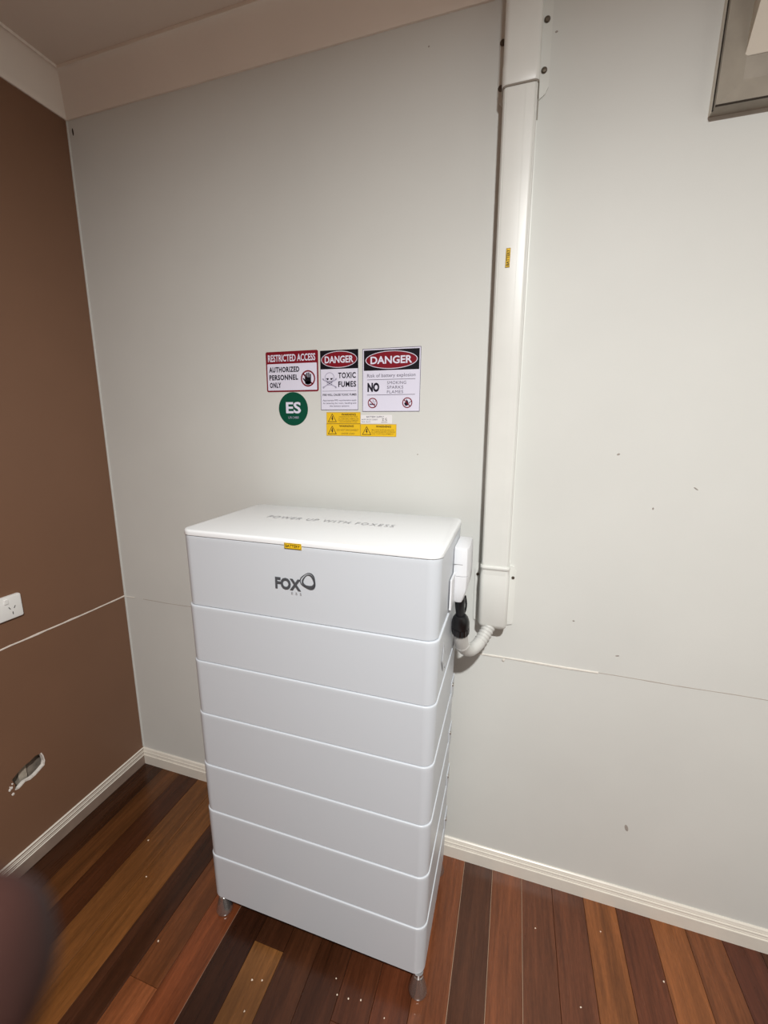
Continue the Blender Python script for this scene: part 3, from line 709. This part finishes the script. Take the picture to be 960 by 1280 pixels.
pr_(s, 'lettering', text2d('SHORT CIRCUIT CURRENT', x0 + .003, x0 + .052, z0 + .0095, z0 + .0130, 0), 's_grey', 1, .0008)
pr_(s, 'lettering', text2d('MAX. VOLTS', x0 + .003, x0 + .030, z0 + .0032, z0 + .0065, 0), 's_grey', 1, .0008)
pr_(s, 'handwriting', join2(*[bar2((x0 + a, z0 + b), (x0 + c, z0 + d_), .0009) for a, b, c, d_ in ((.064, .013, .069, .0145), (.069, .0145, .065, .008), (.065, .008, .071, .0085), (.079, .0150, .074, .0145), (.074, .0145, .074, .0115), (.074, .0115, .079, .0100), (.079, .0100, .074, .0075), (.062, .0035, .080, .0045))]), 's_navy', 1, .0008)

# ------------------------------------------------------------------ crumbs on the floor
for i, (x, y, r) in enumerate(((.855, -.512, .0028), (.880, -.505, .0030), (.872, -.572, .0026), (1.075, -.470, .0025), (1.105, -.468, .0022), (1.135, -.461, .0028), (1.060, -.440, .002),
                               (1.865, -.175, .0030), (1.93, -.245, .0026), (1.555, -.150, .0024), (1.655, -.300, .0022), (.300, -.290, .003), (.39, -.39, .0026), (.56, -.52, .0028), (1.73, -.10, .0022), (1.20, -.475, .002))):
    P = [(random.uniform(.6, 1.2) * math.cos(2 * PI * j / 6), random.uniform(.6, 1.2) * math.sin(2 * PI * j / 6)) for j in range(6)]
    tag(obj('plaster_crumb', loft([[(x + a * r, y + b * r, .0001) for a, b in P], [(x + a * r * .8, y + b * r * .8, .0011) for a, b in P], [(x + a * r * .3, y + b * r * .3, .0018) for a, b in P]]), 'crumb'),
        'tiny pale crumb lying on the floorboards', 'crumb', 'crumbs scattered on the floorboards')

# ------------------------------------------------------------------ the hand whose fingertip reaches into the lower left corner
def cs(r, u, f): return CAM + RGT * r + UPV * u + FWD * f
hand_org = cs(-.13, -.13, -.06)
def skin(name, chain, links, parent, m, sub=2):
    me = bpy.data.meshes.new(name)
    me.from_pydata([tuple(Vector(p) - hand_org) for p, _ in chain], links, [])
    o = bpy.data.objects.new(name, me); C.objects.link(o)
    sm = o.modifiers.new('skin', 'SKIN'); sm.use_smooth_shade = True
    for i, (_, r) in enumerate(chain):
        rr = r if isinstance(r, tuple) else (r, r)
        me.skin_vertices[0].data[i].radius = rr
    me.skin_vertices[0].data[0].use_root = True
    o.modifiers.new('sub', 'SUBSURF').levels = sub; o.modifiers['sub'].render_levels = sub
    dg = bpy.context.evaluated_depsgraph_get(); dg.update()
    nm = bpy.data.meshes.new_from_object(o.evaluated_get(dg)); nm.name = name
    bpy.data.objects.remove(o)
    nm.materials.clear(); nm.materials.append(M[m])
    for p in nm.polygons: p.use_smooth = True
    q = bpy.data.objects.new(name, nm); C.objects.link(q); ORG[q] = hand_org
    if parent: q.parent = parent
    else: q.location = hand_org
    return q
ch, lk = [], []
def add(p, r, prev=None):
    ch.append((cs(*p), r)); i = len(ch) - 1
    if prev is not None: lk.append((prev, i))
    return i
wr = add((-.150, -.175, -.085), (.024, .018))
pm = add((-.140, -.130, -.060), (.030, .018), wr)
fa = add((-.155, -.260, -.150), (.029, .025), wr)
fb = add((-.160, -.380, -.240), (.036, .033), fa)
# index finger: its tip is what the photograph shows
a = add((-.124, -.078, -.022), (.013, .012), pm); a = add((-.110, -.058, .010), .0105, a); a = add((-.092, -.0515, .036), .0100, a); a = add((-.066, -.0540, .048), .0125, a); a = add((-.0480, -.0535, .0500), .0125, a); a = add((-.0375, -.0515, .0505), .0100, a)
# middle, ring and little finger, curled further down and away
for dx, dy, dz, k_ in ((-.018, -.024, -.006, 1.0), (-.030, -.046, -.012, .94), (-.040, -.066, -.020, .8)):
    a = add((-.128 + dx * .5, -.092 + dy * .7, -.030 + dz), .0115 * k_, pm)
    a = add((-.122 + dx, -.074 + dy, .008 + dz), .0100 * k_, a)
    a = add((-.106 + dx, -.068 + dy, .030 + dz), .0095 * k_, a)
    a = add((-.092 + dx, -.066 + dy, .034 + dz), .0088 * k_, a)
# thumb
a = add((-.112, -.142, -.070), .0150, pm); a = add((-.080, -.120, -.072), .0125, a); a = add((-.060, -.096, -.070), .0112, a); a = add((-.050, -.076, -.066), .0098, a)
hand = skin('hand', ch, lk, None, 'skin')
tag(hand, 'out-of-focus dark fingertip of a hand intruding at the lower left corner', 'hand')
sl = tube([cs(-.158, -.315, -.192), cs(-.160, -.385, -.244), cs(-.162, -.44, -.285)], [.046, .050, .052], 24)
obj('sleeve', sl, 'shirt', hand, True)
